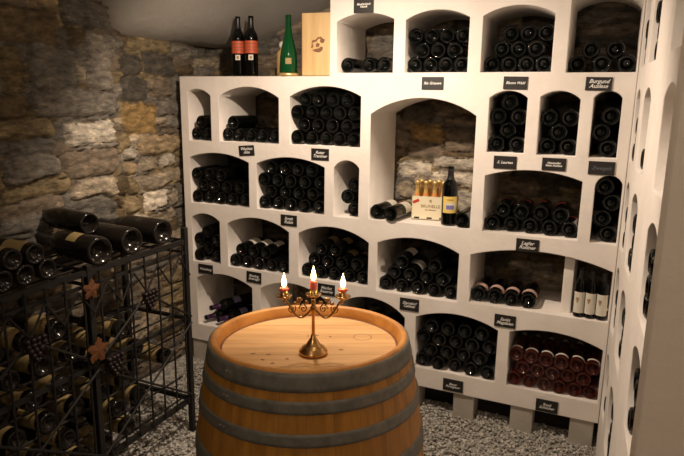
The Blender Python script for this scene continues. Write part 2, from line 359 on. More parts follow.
# ------------------------------------------------------------------ plaster bin shelves
BINS = {  # x0, x1, floor, spring left, spring right, apex z, apex x
 'A0': (-1.356,-1.060,2.060,2.30,2.30,2.33,-1.2),
 'A1': (-1.356,-1.060,1.725,1.967,1.969,2.001,-1.177), 'A2': (-1.001,-0.702,1.725,1.962,1.964,2.002,-0.855),
 'A3': (-0.643,-0.340,1.725,1.965,1.965,2.005,-0.497), 'A4': (-0.279,-0.008,1.722,2.014,2.000,2.054,-0.157),
 'B1': (-2.276,-2.124,1.358,1.625,1.605,1.642,-2.204), 'B2': (-2.067,-1.689,1.360,1.603,1.599,1.655,-1.882),
 'B3': (-1.621,-1.221,1.362,1.608,1.612,1.659,-1.440), 'C': (-1.166,-0.648,1.002,1.528,1.531,1.608,-0.899),
 'B5': (-0.593,-0.427,1.370,1.612,1.614,1.644,-0.514), 'B6': (-0.373,-0.209,1.368,1.619,1.610,1.645,-0.295),
 'B7': (-0.157,-0.047,1.367,1.617,1.618,1.646,-0.114),
 'D1': (-2.279,-1.882,0.998,1.261,1.248,1.291,-2.123), 'D2': (-1.830,-1.418,0.999,1.249,1.249,1.289,-1.664),
 'D3': (-1.363,-1.224,0.998,1.252,1.255,1.292,-1.285), 'D5': (-0.591,-0.170,0.998,1.260,1.260,1.296,-0.402),
 'D6': (-0.118,-0.010,0.995,1.237,1.256,1.294,-0.062),
 'E1': (-2.282,-2.087,0.645,0.909,0.898,0.936,-2.195), 'E2': (-2.032,-1.632,0.641,0.895,0.883,0.939,-1.895),
 'E3': (-1.570,-1.163,0.640,0.886,0.876,0.934,-1.430), 'E4': (-1.112,-0.692,0.628,0.884,0.874,0.925,-0.952),
 'E5': (-0.635,-0.010,0.638,0.878,0.871,0.924,-0.409),
 'F1': (-2.262,-1.875,0.248,0.543,0.531,0.580,-2.136), 'F2': (-1.816,-1.389,0.250,0.539,0.516,0.590,-1.670),
 'F3': (-1.329,-0.954,0.250,0.520,0.503,0.580,-1.193), 'F4': (-0.894,-0.483,0.250,0.520,0.516,0.557,-0.777),
 'F5': (-0.428,-0.015,0.245,0.521,0.504,0.550,-0.296)}
def arch_outline(b, n=14):
    x0, x1, zb, zl, zr, za, xa = b
    A, B_, C_ = np.array([x0, zl]), np.array([x1, zr]), np.array([xa, za])
    m_ = 2*np.array([B_-A, C_-A]); r = np.array([B_@B_-A@A, C_@C_-A@A]); o = np.linalg.solve(m_, r); rad = np.hypot(*(A-o))
    t0 = math.atan2(*(A-o)[::-1]); t1 = math.atan2(*(B_-o)[::-1])
    if t0 < t1: t0 += 2*math.pi
    arc = [(o[0]+rad*math.cos(t0+(t1-t0)*i/n), o[1]+rad*math.sin(t0+(t1-t0)*i/n)) for i in range(n+1)]
    return [(x0, zb)]+arc+[(x1, zb)]
def slab(name, outline, holes, depth, m, parent):
    cu = bpy.data.curves.new(name, 'CURVE'); cu.dimensions = '2D'; cu.fill_mode = 'BOTH'; cu.extrude = depth/2-.003; cu.bevel_depth = .003; cu.bevel_resolution = 1; cu.offset = -.003
    for pts in [outline]+holes:
        s = cu.splines.new('POLY'); s.points.add(len(pts)-1); s.use_cyclic_u = True
        for p, q in zip(s.points, pts): p.co = (q[0], q[1], 0, 1)
    t = bpy.data.objects.new('tmp', cu); COL.objects.link(t); bpy.context.view_layer.update()
    me = bpy.data.meshes.new_from_object(t.evaluated_get(bpy.context.evaluated_depsgraph_get()))
    bpy.data.objects.remove(t)
    me.transform(Matrix.Translation((0, depth/2, 0)) @ Matrix.Rotation(math.pi/2, 4, 'X'))
    return link(name, me, m, parent)
shelf = empty('wine_shelf'); tag(shelf, 'white plastered wine shelf of arched bins along the stone back wall', 'wine shelf')
top = [(x, zc(x)+.02) for x in (.0, -.3, -.6, -.9, -1.2, -1.393)]
slab('shelf_body', [(-2.33, .145), (0, .145)]+top+[(-1.393, 1.71), (-2.33, 1.712)], [arch_outline(b) for k, b in BINS.items() if k != 'A0'], .38, M_PLASTER, shelf)
for x0, x1 in BLK:
    bm = bmesh.new(); bx(bm, x0, x1, .012, .36, .0, .146, bev=.004); obj('support_block', bm, M_BLOCK, shelf)
bm = bmesh.new(); bx(bm, -2.3, -.02, .13, .15, .012, .146); obj('gap_shade_panel', bm, mat('gap_shade_black', (.012, .010, .009), .8), shelf)  # flat black panel stands in for the deep shade between the support blocks
bm = bmesh.new(); bx(bm, -.215, -.170, .06, .375, .637, .93, bev=.004); obj('bin_divider', bm, M_PLASTER, shelf)

side = empty('wine_shelf', (0, 0, 0), (0, 0, math.atan(.055)-math.pi/2)); tag(side, 'white plastered shelf with narrow looking arched bins running along the side toward the doorway', 'wine shelf')
SB = []
for s0, s1 in ((.045, .235), (.36, .60), (.92, 1.17)):
    for k, z in enumerate((1.735, 1.365, 1.0, .64, .25)):
        SB.append((s0, s1, z, z+.245, z+.245, z+(.285 if k else .30), (s0+s1)/2))
sidetop = [(1.95, 2.60), (0.0, 2.60)]
sb = slab('shelf_body', [(.004, .0), (1.95, .0)]+sidetop[0:1]+[(.004, 2.60)], [arch_outline(b) for b in SB], .38, M_PLASTER, side)
bm = bmesh.new(); bx(bm, .004, 1.95, .38, .40, 0, 2.60); obj('back_panel', bm, M_PLASTER, side)

# ------------------------------------------------------------------ bottles
def prof_bordeaux(R=.0375, H=.30):
    k = R/.0375; h = H/.30
    return [(0, .024*h), (.010*k, .022*h), (.022*k, .010*h), (.0285*k, .0012), (.0315*k, 0), (.0350*k, .0012), (.0370*k, .005), (R, .010), (R, .186*h), (.0366*k, .200*h), (.0335*k, .211*h), (.027*k, .222*h), (.0195*k, .233*h), (.0155*k, .245*h), (.0143*k, .262*h), (.0138*k, .284*h), (.0152*k, .285*h), (.0155*k, .295*h), (.0135*k, .299*h), (0, .30*h)]
def prof_flute(R=.0375, H=.35):
    return [(0, .02), (.02, .010), (.030, 0), (.034, .001), (R, .006), (R, .13), (.0355, .16), (.030, .20), (.023, .24), (.0175, .27), (.0150, .30), (.0140, .335), (.0152, .336), (.0152, .347), (0, H)]
def prof_magnum(R=.056, H=.40):
    return [(0, .045), (.018, .040), (.034, .018), (.043, .002), (.048, 0), (.053, .002), (R, .009), (R, .20), (.053, .225), (.045, .255), (.034, .285), (.024, .315), (.019, .345), (.018, .375), (.022, .377), (.022, .395), (.018, .40), (0, H)]
MESH = {}
def bmesh_lathe(name, prof, m, n=28):
    bm = bmesh.new(); lathe(bm, prof, n); o = obj(name, bm, m, None, True); return o
def sleeve(prof, z0, z1, e=.0005):               # foil or paper that follows the glass
    zs = [p for p in prof[6:]]; out = []
    R = lambda z: np.interp(z, [p[1] for p in zs], [p[0] for p in zs])
    for z in np.linspace(z0, z1, 6): out.append((float(R(z))+e, float(z)))
    return out
def make_bottle(prof, glass, caps=None, label=None, name='wine_bottle'):
    body = bmesh_lathe(name, prof, glass)
    if caps:
        z0, z1, cm = caps; bm = bmesh.new(); lathe(bm, sleeve(prof, z0, z1)+[(0, z1+.001)], 20); obj('foil_capsule', bm, cm, body, True)
    if label:
        z0, z1, arc, cm = label; bm = bmesh.new(); R = prof[7][0]+.0005
        lathe(bm, [(R, z0), (R, z1)], 18, a0=-math.pi/2-arc/2, a1=-math.pi/2+arc/2)
        obj('paper_label', bm, cm, body, True)
    return body
BORD = prof_bordeaux(); SLIM = prof_bordeaux(.034, .30); SMALL = prof_bordeaux(.0318, .27)
PROTO = {
 'plain': make_bottle(BORD, M_GLASS, (.235, .2995, M_CAP_BLK)),
 'red': make_bottle(BORD, M_GLASS, (.235, .2995, M_CAP_RED)),
 'label': make_bottle(BORD, M_GLASS, (.235, .2995, M_CAP_BLK), (.09, .17, 2.6, M_LABEL_W)),
 'aged': make_bottle(BORD, M_GLASS, (.235, .2995, M_CAP_BLK), (.10, .17, 2.4, M_LABEL_T)),
 'pink': make_bottle(BORD, M_GLASS, (.235, .2995, M_CAP_RED), (.035, .075, 2.4, M_LABEL_P)),
 'rose': make_bottle(SLIM, M_ROSE, (.235, .2995, M_LABEL_W)),
 'rose_label': make_bottle(SLIM, M_ROSE, (.235, .2995, M_LABEL_W), (.028, .046, 2.0, M_LABEL_W)),
 'violet': make_bottle(BORD, M_GLASS, (.235, .2995, M_CAP_PURP), (.10, .15, 3.2, M_LABEL_V)),
 'redband': make_bottle(BORD, M_GLASS, (.235, .2995, M_CAP_RED), (.115, .15, 1.1, M_CAP_RED)),
 'old': make_bottle(BORD, M_GLASS_OLD, (.235, .2995, M_CAP_BLK), (.03, .13, 3.4, M_LABEL_T)),
}
SLIMG = make_bottle(SLIM, M_GLASS, (.235, .2995, M_CAP_BLK)); PROTO['slim'] = SLIMG
USED = set()
NAXIS = Matrix.Rotation(-math.pi/2, 4, 'X')      # neck towards +Y
def put(kind, label, group, loc, rz=0., spin=0., axis=None, parent_mtx=None, tilt=0., k=1.):
    if kind in USED: o = copy_tree(PROTO[kind])
    else: o = PROTO[kind]; USED.add(kind)
    Mx = Matrix.Rotation(rz, 4, 'Z') @ Matrix.Rotation(tilt, 4, 'X') @ (NAXIS if axis is None else axis) @ Matrix.Rotation(spin, 4, 'Z')
    Mx = Matrix.Translation(loc) @ Mx
    if parent_mtx is not None: Mx = parent_mtx @ Mx
    o.matrix_world = Mx
    o.location, o.rotation_euler, o.scale = Mx.to_translation(), Mx.to_euler(), (k, k, 1)
    tag(o, label, 'wine bottle', group); return o

ORD = ['first', 'second', 'third', 'fourth', 'fifth', 'sixth', 'seventh']
BN = {'A1': 'first bin of top tier', 'A2': 'second bin of top tier', 'A3': 'third bin of top tier', 'A4': 'fourth bin of top tier',
      'B1': 'first bin of second tier', 'B2': 'second bin of second tier', 'B3': 'third bin of second tier', 'B5': 'narrow bin beside the tall alcove, second tier', 'B6': 'fifth bin of second tier', 'B7': 'narrowest bin of second tier',
      'D1': 'first bin of third tier', 'D2': 'second bin of third tier', 'D3': 'narrow third bin of third tier', 'D5': 'wide bin beside the alcove, third tier', 'D6': 'narrow last bin of third tier',
      'E1': 'first bin of fourth tier', 'E2': 'second bin of fourth tier', 'E3': 'third bin of fourth tier', 'E4': 'fourth bin of fourth tier', 'E5': 'widest bin of fourth tier',
      'F1': 'first bin of bottom tier', 'F3': 'third bin of bottom tier', 'F4': 'fourth bin of bottom tier', 'F5': 'last bin of bottom tier'}
BN['B5'] = 'narrow bin by alcove, second tier'; BN['D5'] = 'wide bin by alcove, third tier'
RN = ['bottom', 'second', 'third', 'top', 'topmost']
DESC = {'plain': 'dark bottle', 'red': 'dark bottle with red foil', 'label': 'cream labelled bottle', 'aged': 'aged label bottle', 'pink': 'dark bottle with pinkish label', 'rose': 'rosé bottle', 'rose_label': 'white banded rosé bottle', 'slim': 'dark bottle', 'violet': 'bottle with violet label', 'old': 'dusty bottle', 'redband': 'red banded bottle'}
def stack(key, rows, kinds, R=.0375, y0=.012, jit=.014, xa=None, xb=None):
    x0, x1, zb = BINS[key][:3]; x0 = xa if xa is not None else x0; x1 = xb if xb is not None else x1
    n = rows[0] if isinstance(rows[0], int) else rows[0][0]
    e = .0015; R0 = R; R = min(R, (x1-x0-2*e)/(2*n)-.0002); s = (x1-x0-2*R-2*e)/(n-1); base = x0+R+e
    dz = math.sqrt(max((2*R+.0006)**2-(s/2)**2, 1e-6))
    for r, row in enumerate(rows):
        if isinstance(row, int): row = range(row if r else n)
        row = list(row)
        for i, k in enumerate(row):
            x = base+s*k+(s/2 if r % 2 else 0)
            kd = kinds(r, i) if callable(kinds) else kinds
            y = y0+random.uniform(0, jit)
            pos = ORD[i]+' from left'
            put(kd, '%s, %s row %s, %s' % (DESC[kd], RN[r], pos, BN[key]), 'bottles stacked in the '+BN[key], (x, y, zb+R+.0012+dz*r), k=R/R0, spin=random.uniform(-.35, .35) if kd in ('redband', 'label', 'aged', 'pink', 'rose_label') else random.uniform(0, 6))
def zigzag(key, n, R=.0375, kind='plain', start=1, y0=.012, xa=None, xb=None):
    x0, x1, zb = BINS[key][:3]; x0 = xa if xa is not None else x0; x1 = xb if xb is not None else x1
    a, b = x0+R+.0015, x1-R-.0015; dz = math.sqrt((2*R+.0006)**2-(b-a)**2)
    for i in range(n):
        x = b if (i+start) % 2 else a
        put(kind, '%s, %s from the floor up, %s' % (DESC[kind], ORD[i], BN[key]), 'bottles stacked in the '+BN[key], (x, y0+random.uniform(0, .012), zb+R+.0012+dz*i), spin=random.uniform(0, 6))
G_ = 'bottles stacked in the '
# top tier
for i, (x, y) in enumerate(((-1.316, .045), (-1.196, .03), (-1.120, .035))):
    put('plain', 'dark bottle, %s of three lying in %s' % (ORD[i], BN['A1']), G_+BN['A1'], (x, y, 1.725+.0387))
stack('A2', [4, 3, 4], 'plain', y0=.03)
stack('A3', [4, [0, 1, 2], [1, 2, 3]], 'plain', y0=.05)
stack('A4', [3, [0, 1]], 'plain', y0=.05, jit=.03)
# second tier
stack('B1', [2, 1], 'plain'); stack('B2', [5, [0]], 'plain'); stack('B3', [5, 4, 5, 4], 'plain', y0=.004, jit=.02)
stack('B5', [2, 1, 2, 1], 'plain', y0=.02); stack('B6', [2, 1, 2], 'plain', y0=.03); zigzag('B7', 3, y0=.03)
# third tier
stack('D1', [5, 4, 3], 'plain', y0=.006); stack('D2', [5, 4, 5, 4], 'plain', y0=.004, jit=.02)
zigzag('D3', 3, xa=-1.363+.02, y0=.03); stack('D5', [5, 4], 'redband', y0=.03); zigzag('D6', 4, y0=.02)
# fourth tier
stack('E1', [2, 1, 2, 1], 'plain', y0=.006); stack('E2', [5, [0, 1, 2]], lambda r, i: 'label' if r == 1 or i == 4 else 'plain', y0=.008)
stack('E3', [5, 4, [1, 2]], lambda r, i: 'aged' if r >= 1 else 'plain', y0=.02)
stack('E4', [5, 4, [1, 3]], lambda r, i: 'label' if (r, i) in ((1, 0), (1, 1), (2, 0)) else 'plain', y0=.02)
for i in range(4):
    put('pink', 'dark bottle with pinkish label, %s of four lying in widest fourth tier bin' % ORD[i], 'pinkish labelled bottles in the widest bin', (-.594+.0775*i, .03, .638+.0387), rz=.0, spin=random.uniform(-.3, .3))
# bottom tier
stack('F3', [4, 3, 4], 'plain', R=.0375); stack('F4', [5, 4, 5, 4], 'plain', y0=.006, jit=.02)
stack('F5', [6, 5, [0, 1, 2, 3, 4, 5]], lambda r, i: 'rose_label' if r == 2 else 'rose', R=.034, y0=.014)
# violet-labelled bottles with their necks out
for i, (x, z, rz) in enumerate(((-2.10, .2885, 2.72), (-2.01, .2885, 2.72), (-1.92, .2885, 2.72), (-2.06, .356, 2.72))):
    put('violet', 'dark violet labelled bottle lying neck outward, %s in first bottom tier bin' % ORD[i], 'violet labelled bottles lying neck outward', (x, .285, z), rz=rz, spin=.3)

# right-hand shelf: bottles seen at a grazing angle
SM = side.matrix_basis.copy()
SM = Matrix.Translation(side.location) @ side.rotation_euler.to_matrix().to_4x4()
BAYN = ['corner bay', 'middle bay', 'doorway bay']; LEV = ['top', 'second', 'third', 'fourth', 'bottom']
for bi, (s0, s1, zb, *_r) in enumerate(SB):
    bay, lev = bi//5, bi % 5
    n = {(0, 0): 2, (0, 1): 2, (0, 2): 2, (0, 3): 2, (0, 4): 2, (1, 0): 3, (1, 1): 2, (1, 2): 3, (1, 3): 3, (1, 4): 3, (2, 2): 3, (2, 3): 3, (2, 4): 3, (2, 0): 0, (2, 1): 0}[(bay, lev)]
    if not n: continue
    st = (s1-s0-.0765-.004)/(n-1); h = 3
    dz = math.sqrt(max(.0756**2-(st/2)**2, 1e-5))
    for r in range(h if st < .1513 else 1):
        for i in range(n-(r % 2)):
            put('plain', 'dark bottle, %s of %s row, %s level, side shelf %s' % (ORD[i], RN[r], LEV[lev], BAYN[bay]), 'bottles in the side shelf',
                (s0+.040+st*i+(st/2 if r % 2 else 0), .006+random.uniform(0, .01), zb+.0387+dz*r), parent_mtx=SM, spin=random.uniform(0, 6))

# ------------------------------------------------------------------ upright bottles and other things on the shelf
I4 = Matrix.Identity(4)
def standing(name, prof, glass, loc, rz, caps=None, label=None, lab=None, cat='wine bottle', group=None):
    o = make_bottle(prof, glass, caps, label, name); o.location = loc; o.rotation_euler = (0, 0, rz); tag(o, lab, cat, group); return o
CAMZ = math.radians(24)
for x, which in ((-1.985, 'nearer the shelf corner'), (-1.902, 'nearer the green bottle')):
    o = standing('wine_bottle', prof_bordeaux(.0365, .315), M_GLASS, (x, .08, 1.7125), math.radians(28), (.25, .314, M_CAP_BLK), (.12, .185, 2.9, M_LABEL_O), 'dark bottle with orange printed band standing on shelf top, '+which, 'wine bottle', 'pair of orange banded bottles')
    bm = bmesh.new(); lathe(bm, [(.0372, .085), (.0372, .112)], 4, a0=-math.pi/2-.35, a1=-math.pi/2+.35); obj('square_label', bm, M_LABEL_W, o, True)
    bm = bmesh.new(); lathe(bm, [(.0376, .091), (.0376, .106)], 4, a0=-math.pi/2-.17, a1=-math.pi/2+.17); obj('label_print', bm, M_PRINT, o, True)
    for zz in (.136, .150, .168):
        bm = bmesh.new(); lathe(bm, [(.03715, zz), (.03715, zz+.004)], 12, a0=-math.pi/2-1.2, a1=-math.pi/2+1.2); obj('dark_stripe', bm, M_BRAND, o, True)
g = standing('wine_bottle', [(0, .02), (.02, .010), (.034, 0), (.040, .001), (.0435, .006), (.0445, .02), (.0445, .03), (.0445, .085), (.042, .11), (.036, .14), (.028, .17), (.021, .20), (.0165, .23), (.0150, .27), (.0140, .285), (.0152, .286), (.0152, .297), (0, .30)], M_GREEN, (-1.652, .045, 1.7195), math.radians(28), None, (.052, .082, .7, M_LABEL_T), 'tall slender green glass bottle standing in a metal coaster on the shelf top')
bm = bmesh.new(); lathe(bm, [(0, 0), (.053, 0), (.055, .003), (.055, .014), (.052, .014), (.051, .006), (0, .006)], 32)
o = obj('bottle_coaster', bm, M_CAP_GOLD, None, True); o.location = (-1.652, .045, 1.7125); tag(o, 'round brass coloured coaster under the tall green bottle', 'coaster')
pb = standing('wine_bottle', prof_bordeaux(.036, .30), M_CAP_GOLD, (-1.755, .17, 1.7125), 0, None, None, 'x')
pb.data.materials.clear(); M_STRAW = mat('straw_wrap', (.50, .33, .13), .8); pb.data.materials.append(M_STRAW); pb['label'] = 'small straw coloured bottle with pale top standing behind the green bottle'
pb.scale = (1, 1, .62); bump(M_STRAW, 120, .6, .003)
pbc = bmesh.new(); lathe(pbc, [(.0, .24), (.020, .242), (.024, .27), (.019, .298), (0, .304)], 16); obj('wax_top', pbc, M_LABEL_W, pb, True)
# wooden gift box with a branded rider emblem
box = empty('wooden_wine_box', (-1.506, .115, 1.7125), (0, 0, math.radians(9))); tag(box, 'pine wooden wine box with burnt rider emblem standing upright on the shelf top', 'wooden box')
bm = bmesh.new(); bx(bm, -.080, .080, -.05, .05, 0, .312, bev=.002); obj('box_body', bm, M_PINE, box)
bm = bmesh.new(); bx(bm, -.076, .076, -.0545, -.0505, .004, .308, bev=.001); obj('sliding_lid', bm, M_PINE, box)
bm = bmesh.new(); bx(bm, -.0845, -.0805, -.048, .048, .002, .310, bev=.001); obj('side_strip', bm, mat('wine_red_edge', (.13, .03, .015), .6), box)
# the burnt mark: a bent figure on a springing animal inside a broken ring
bm = bmesh.new()
def mark(pts): poly(bm, [(x*.0015+.006, .150+z*.0015) for x, z in pts], -.0551, -.0545)
mark([(-20, -14), (-8, -20), (6, -22), (16, -16), (20, -6), (12, -2), (4, -8), (-8, -10)])
mark([(-22, 4), (-14, 12), (-4, 14), (2, 22), (10, 24), (8, 14), (14, 8), (22, 10), (26, 20), (18, 24), (12, 30), (0, 28), (-8, 20), (-20, 18)])
mark([(-24, -6), (-18, -8), (-14, 4), (-20, 6)]); mark([(-6, -4), (4, -4), (8, 6), (0, 10), (-6, 6)])
obj('burnt_emblem', bm, M_BRAND, box)

# alcove: two lying bottles, carton with small bottles, standing bottle, lying bottle
PROTO['alc'] = make_bottle(BORD, M_GLASS, (.235, .2995, M_CAP_RED), (.11, .18, 3.4, M_LABEL_W)); DESC['alc'] = ''
for x, y, rz, nm in ((-1.1265, .010, -.10, 'against the plaster side'), (-1.046, -.016, -.12, 'beside the carton')):
    put('alc', 'dark bottle with white label lying in tall alcove, '+nm, 'white labelled bottles lying in the alcove', (x, y, 1.0418), rz=rz, spin=.1)
put('plain', 'dark bottle lying base outward beside the standing bottle in tall alcove', None, (-.6895, .0, 1.0412))
car = empty('bottle_carton', (-.884, .165, 1.0055), (0, 0, math.radians(9))); tag(car, 'cream cardboard carton with small gold topped bottles standing in tall alcove', 'carton')
bm = bmesh.new()
W2, DP, HC = .095, .055, .118
bx(bm, -W2, W2, -DP, -DP+.003, 0, HC); bx(bm, -W2, W2, DP-.003, DP, 0, HC); bx(bm, -W2, -W2+.003, -DP, DP, 0, HC); bx(bm, W2-.003, W2, -DP, DP, 0, HC); bx(bm, -W2, W2, -DP, DP, 0, .003)
obj('carton_body', bm, M_CARTON, car)
text_mesh('lettering', 'BRUNELLE', .021, M_PRINT, car, (0, -DP-.0004, .068), shear=0)
text_mesh('lettering', '®', .020, M_PRINT, car, (0, -DP-.0004, .094), shear=0)
text_mesh('lettering', 'vino frizzante', .010, M_PRINT, car, (0, -DP-.0004, .050), shear=0)
bm = bmesh.new(); bx(bm, -.017, .017, -.0008, 0, -.007, .007); o = obj('red_stamp', bm, M_REDP, car); o.location = (-.074, -DP, .092); o.rotation_euler = (0, -.45, 0)
for x in (-.068, -.004, .060):
    bm = bmesh.new(); bx(bm, x-.013, x+.013, -DP-.0008, -DP, .004, .012); obj('cut_out', bm, M_BLACK, car)
mini = [(0, .003), (.012, 0), (.0205, .002), (.022, .006), (.022, .085), (.0215, .10), (.017, .118), (.0125, .132), (.0110, .150), (.0108, .172), (.0135, .174), (.0135, .186), (.009, .19), (0, .191)]
M_GOLDG = mat('golden_glass', (.80, .52, .16), .08, **{'Transmission Weight': .3})
mb = bmesh_lathe('small_bottle', mini, M_GOLDG, 20)
bm = bmesh.new(); lathe(bm, [(.0118, .148), (.0116, .174), (.0142, .174), (.0142, .187), (.009, .1915), (0, .192)], 16); obj('gold_foil', bm, M_CAP_GOLD, mb, True)
bm = bmesh.new(); lathe(bm, [(.0172, .1185), (.0148, .1255)], 16); obj('neck_band', bm, mat('orange_band', (.75, .20, .04), .4), mb, True)
first = True
cm_ = Matrix.Translation(car.location) @ car.rotation_euler.to_matrix().to_4x4()
for r in range(2):
    for i in range(4):
        o = mb if first else copy_tree(mb); first = False
        o.location = cm_ @ Vector((-.0725+.0435*i+.0145*r, -.026+.052*r, .0035)); o.scale = (.88, .88, 1)
        o.location.z += .0
        tag(o, 'small golden bottle with orange neck band, %s in %s row of the carton' % (ORD[i], ('front', 'rear')[r]), 'small bottle', 'small golden bottles in the carton')
o = standing('wine_bottle', prof_bordeaux(.0378, .285), M_GLASS, (-.764, .050, 1.0045), math.radians(20), (.222, .2845, M_CAP_BLK), (.062, .142, 2.0, M_LABEL_Y), 'dark bottle with yellow label standing upright in tall alcove')
bm = bmesh.new(); lathe(bm, [(.0389, .078), (.0389, .112)], 10, a0=-math.pi/2-.62, a1=-math.pi/2+.62); obj('label_picture', bm, M_LABEL_W, o, True)
bm = bmesh.new(); lathe(bm, [(.0391, .080), (.0391, .100)], 10, a0=-math.pi/2-.5, a1=-math.pi/2+.5); obj('label_print', bm, M_VIOLET, o, True)
bm = bmesh.new(); lathe(bm, [(.0389, .124), (.0389, .129)], 10, a0=-math.pi/2-.4, a1=-math.pi/2+.4); obj('label_print', bm, M_PRINT, o, True)
# three upright bottles in the widest bin
for x, nm in ((-.128, 'beside the bin divider'), (-.0765-.0005, 'in the middle of three'), (-.026-.0145+.0175, 'x')):
    pass
for i, x in enumerate((-.1365, -.089+.0165-.0165, -.0415)):
    pr = prof_bordeaux(.0233, .225)
    o = standing('wine_bottle', pr, M_GLASS, (x, .035, .6405), math.radians(12), (.178, .2245, M_CAP_BLK), (.020, .118, 2.7, M_LABEL_W), 'slim dark bottle with tall cream label standing upright, %s from the bin divider' % ORD[i], 'wine bottle', 'upright cream labelled bottles in the widest bin')
    R = pr[7][0]+.0009
    bm = bmesh.new()
    for zz, a in ((.088, .30), (.080, .22), (.072, .12)): lathe(bm, [(R, zz-.004), (R, zz+.004)], 4, a0=-math.pi/2-.5-a, a1=-math.pi/2-.5+a)
    obj('label_emblem', bm, M_PRINT, o, True)

# ------------------------------------------------------------------ name cards
SIGNS = [(-1.214,2.036,.102,.068,0,'Blaufränkisch\nKlassik','uppermost, above the first bin of the top tier'),
 (-.860,1.676,.103,.057,0,'Ria Grauwe','below the second bin of the top tier'),
 (-.484,1.678,.103,.055,-1,'Blauen Wald','below the third bin of the top tier'),
 (-.144,1.675,.103,.055,-1,'Burgund\nAuslese','below the fourth bin of the top tier'),
 (-1.890,1.316,.097,.055,5,'Wachau\nAlte','tilted, between the second and third tiers'),
 (-1.442,1.317,.101,.059,0,'Roter\nTraminer','below the third bin of second tier'),
 (-.505,1.327,.101,.057,0,'S. Laurten','below the narrow bin beside the alcove'),
 (-.294,1.330,.100,.055,0,'Neusiedler\nfeine Auslese','below the fifth bin of the second tier'),
 (-.100,1.324,.105,.057,0,'Zweigelt','below the narrowest bin of the second tier'),
 (-1.629,.951,.099,.059,0,'Syrah\nRubin','below the full second bin of the third tier'),
 (-.378,.953,.101,.059,0,'Lagler\nRuttner','below the wide bin with red foiled bottles'),
 (-2.193,.603,.102,.056,0,'Weissburg','below the first bin of the fourth tier'),
 (-1.858,.598,.097,.063,-1,'Riesling\nSmaragd','below the second bin of the fourth tier'),
 (-1.400,.591,.102,.062,0,'Merlot\nReserve','below the third bin, behind the candles'),
 (-.931,.580,.101,.064,0,'Ziersdorf\nCabinet','below the fourth bin of the fourth tier'),
 (-.453,.572,.099,.060,0,'Sankt\nMagdalen','below the widest bin of the fourth tier'),
 (-.685,.188,.102,.062,0,'Blauer\nPortugieser','under the fourth bin of the bottom tier'),
 (-.231,.181,.100,.061,0,'Rosé\nSchilcher','under the bin of rosé bottles')]
for x, z, w_, h_, rot, txt, where in SIGNS:
    s = empty('name_card', (x, -.0032, z), (0, math.radians(rot)*-1, 0)); tag(s, 'black name card with white script, '+where, 'sign', 'black name cards on the plaster shelf')
    bm = bmesh.new(); bx(bm, -w_/2, w_/2, -.0028, .0028, -h_/2, h_/2, bev=.0006); obj('card', bm, M_SLATE, s)
    two = '\n' in txt; L = max(len(t) for t in txt.split('\n'))
    sz = min(.023 if two else .028, w_*.84/(L*.50))
    text_mesh('script_lettering', txt, sz, M_FAINT if where.startswith('below the narrowest') else M_CHALK, s, (0, -.0030, 0))

# ------------------------------------------------------------------ oak barrel
BL = Vector((-.032, .0345, 1)).normalized(); bc = Vector((-.773, -1.415, .97))
bq = Vector((0, 0, 1)).rotation_difference(BL)
HT = .97; base = bc-BL*HT; base.z -= .001
bar = empty('oak_barrel', base, bq.to_euler()); tag(bar, 'oak wine barrel with galvanised hoops standing on the gravel, candelabra on its head', 'barrel')
def BR(z):
    d = (z-HT/2)/(HT/2); return .268+.056*(1-d*d)
prof = [(0, .035), (.24, .035), (.24, 0), (BR(0), 0)]+[(BR(HT*i/40), HT*i/40) for i in range(1, 40)]+[(.268-.002, HT-.003), (.264, HT), (.254, HT-.001), (.250, HT-.005), (.243, HT-.034)]
bm = bmesh.new(); lathe(bm, prof, 84); obj('staves', bm, M_STAVE, bar, True)
bm = bmesh.new(); lathe(bm, [(.2685, HT-.0045), (.266, HT-.0002), (.264, HT+.0012), (.254, HT+.0006), (.2492, HT-.004), (.2425, HT-.033)], 84); obj('chime', bm, M_CHIME, bar, True)
bm = bmesh.new(); lathe(bm, [(.2460, HT-.042), (.2460, HT-.030), (.238, HT-.0292), (.2365, HT-.031), (.236, HT-.042)], 84); obj('croze_ring', bm, mat('dark_oak_ring', (.16, .05, .015), .5), bar, True)
bm = bmesh.new()
hw = .241; ed = [-.241, -.165, -.085, -.005, .07, .15, .241]
for a, b in zip(ed, ed[1:]):
    pts = []
    N = 14
    ya = [a+.0006+(b-a-.0012)*i/N for i in range(N+1)]
    right = [(math.sqrt(max(hw*hw-y*y, 0)), y) for y in ya]; left = [(-x, y) for x, y in reversed(right)]
    loop = []
    for p in right+left:
        if not loop or (abs(p[0]-loop[-1][0])+abs(p[1]-loop[-1][1])) > 1e-5: loop.append(p)
    if (abs(loop[0][0]-loop[-1][0])+abs(loop[0][1]-loop[-1][1])) < 1e-5: loop.pop()
    t_ = [bm.verts.new((x, y, HT-.030)) for x, y in loop]; d_ = [bm.verts.new((x, y, HT-.048)) for x, y in loop]
    bm.faces.new(t_); bm.faces.new(d_[::-1])
    for i in range(len(loop)): bm.faces.new((t_[i], d_[i], d_[(i+1) % len(loop)], t_[(i+1) % len(loop)]))
head = obj('head', bm, M_HEAD, bar); head.rotation_euler = (0, 0, math.radians(24))
bm = bmesh.new(); lathe(bm, [(.024, HT-.0298), (.0255, HT-.0296), (.027, HT-.0298)], 32, c=(.115, .105, 0)); obj('ring_stain', bm, mat('wine_stain', (.34, .17, .07), .5), bar)
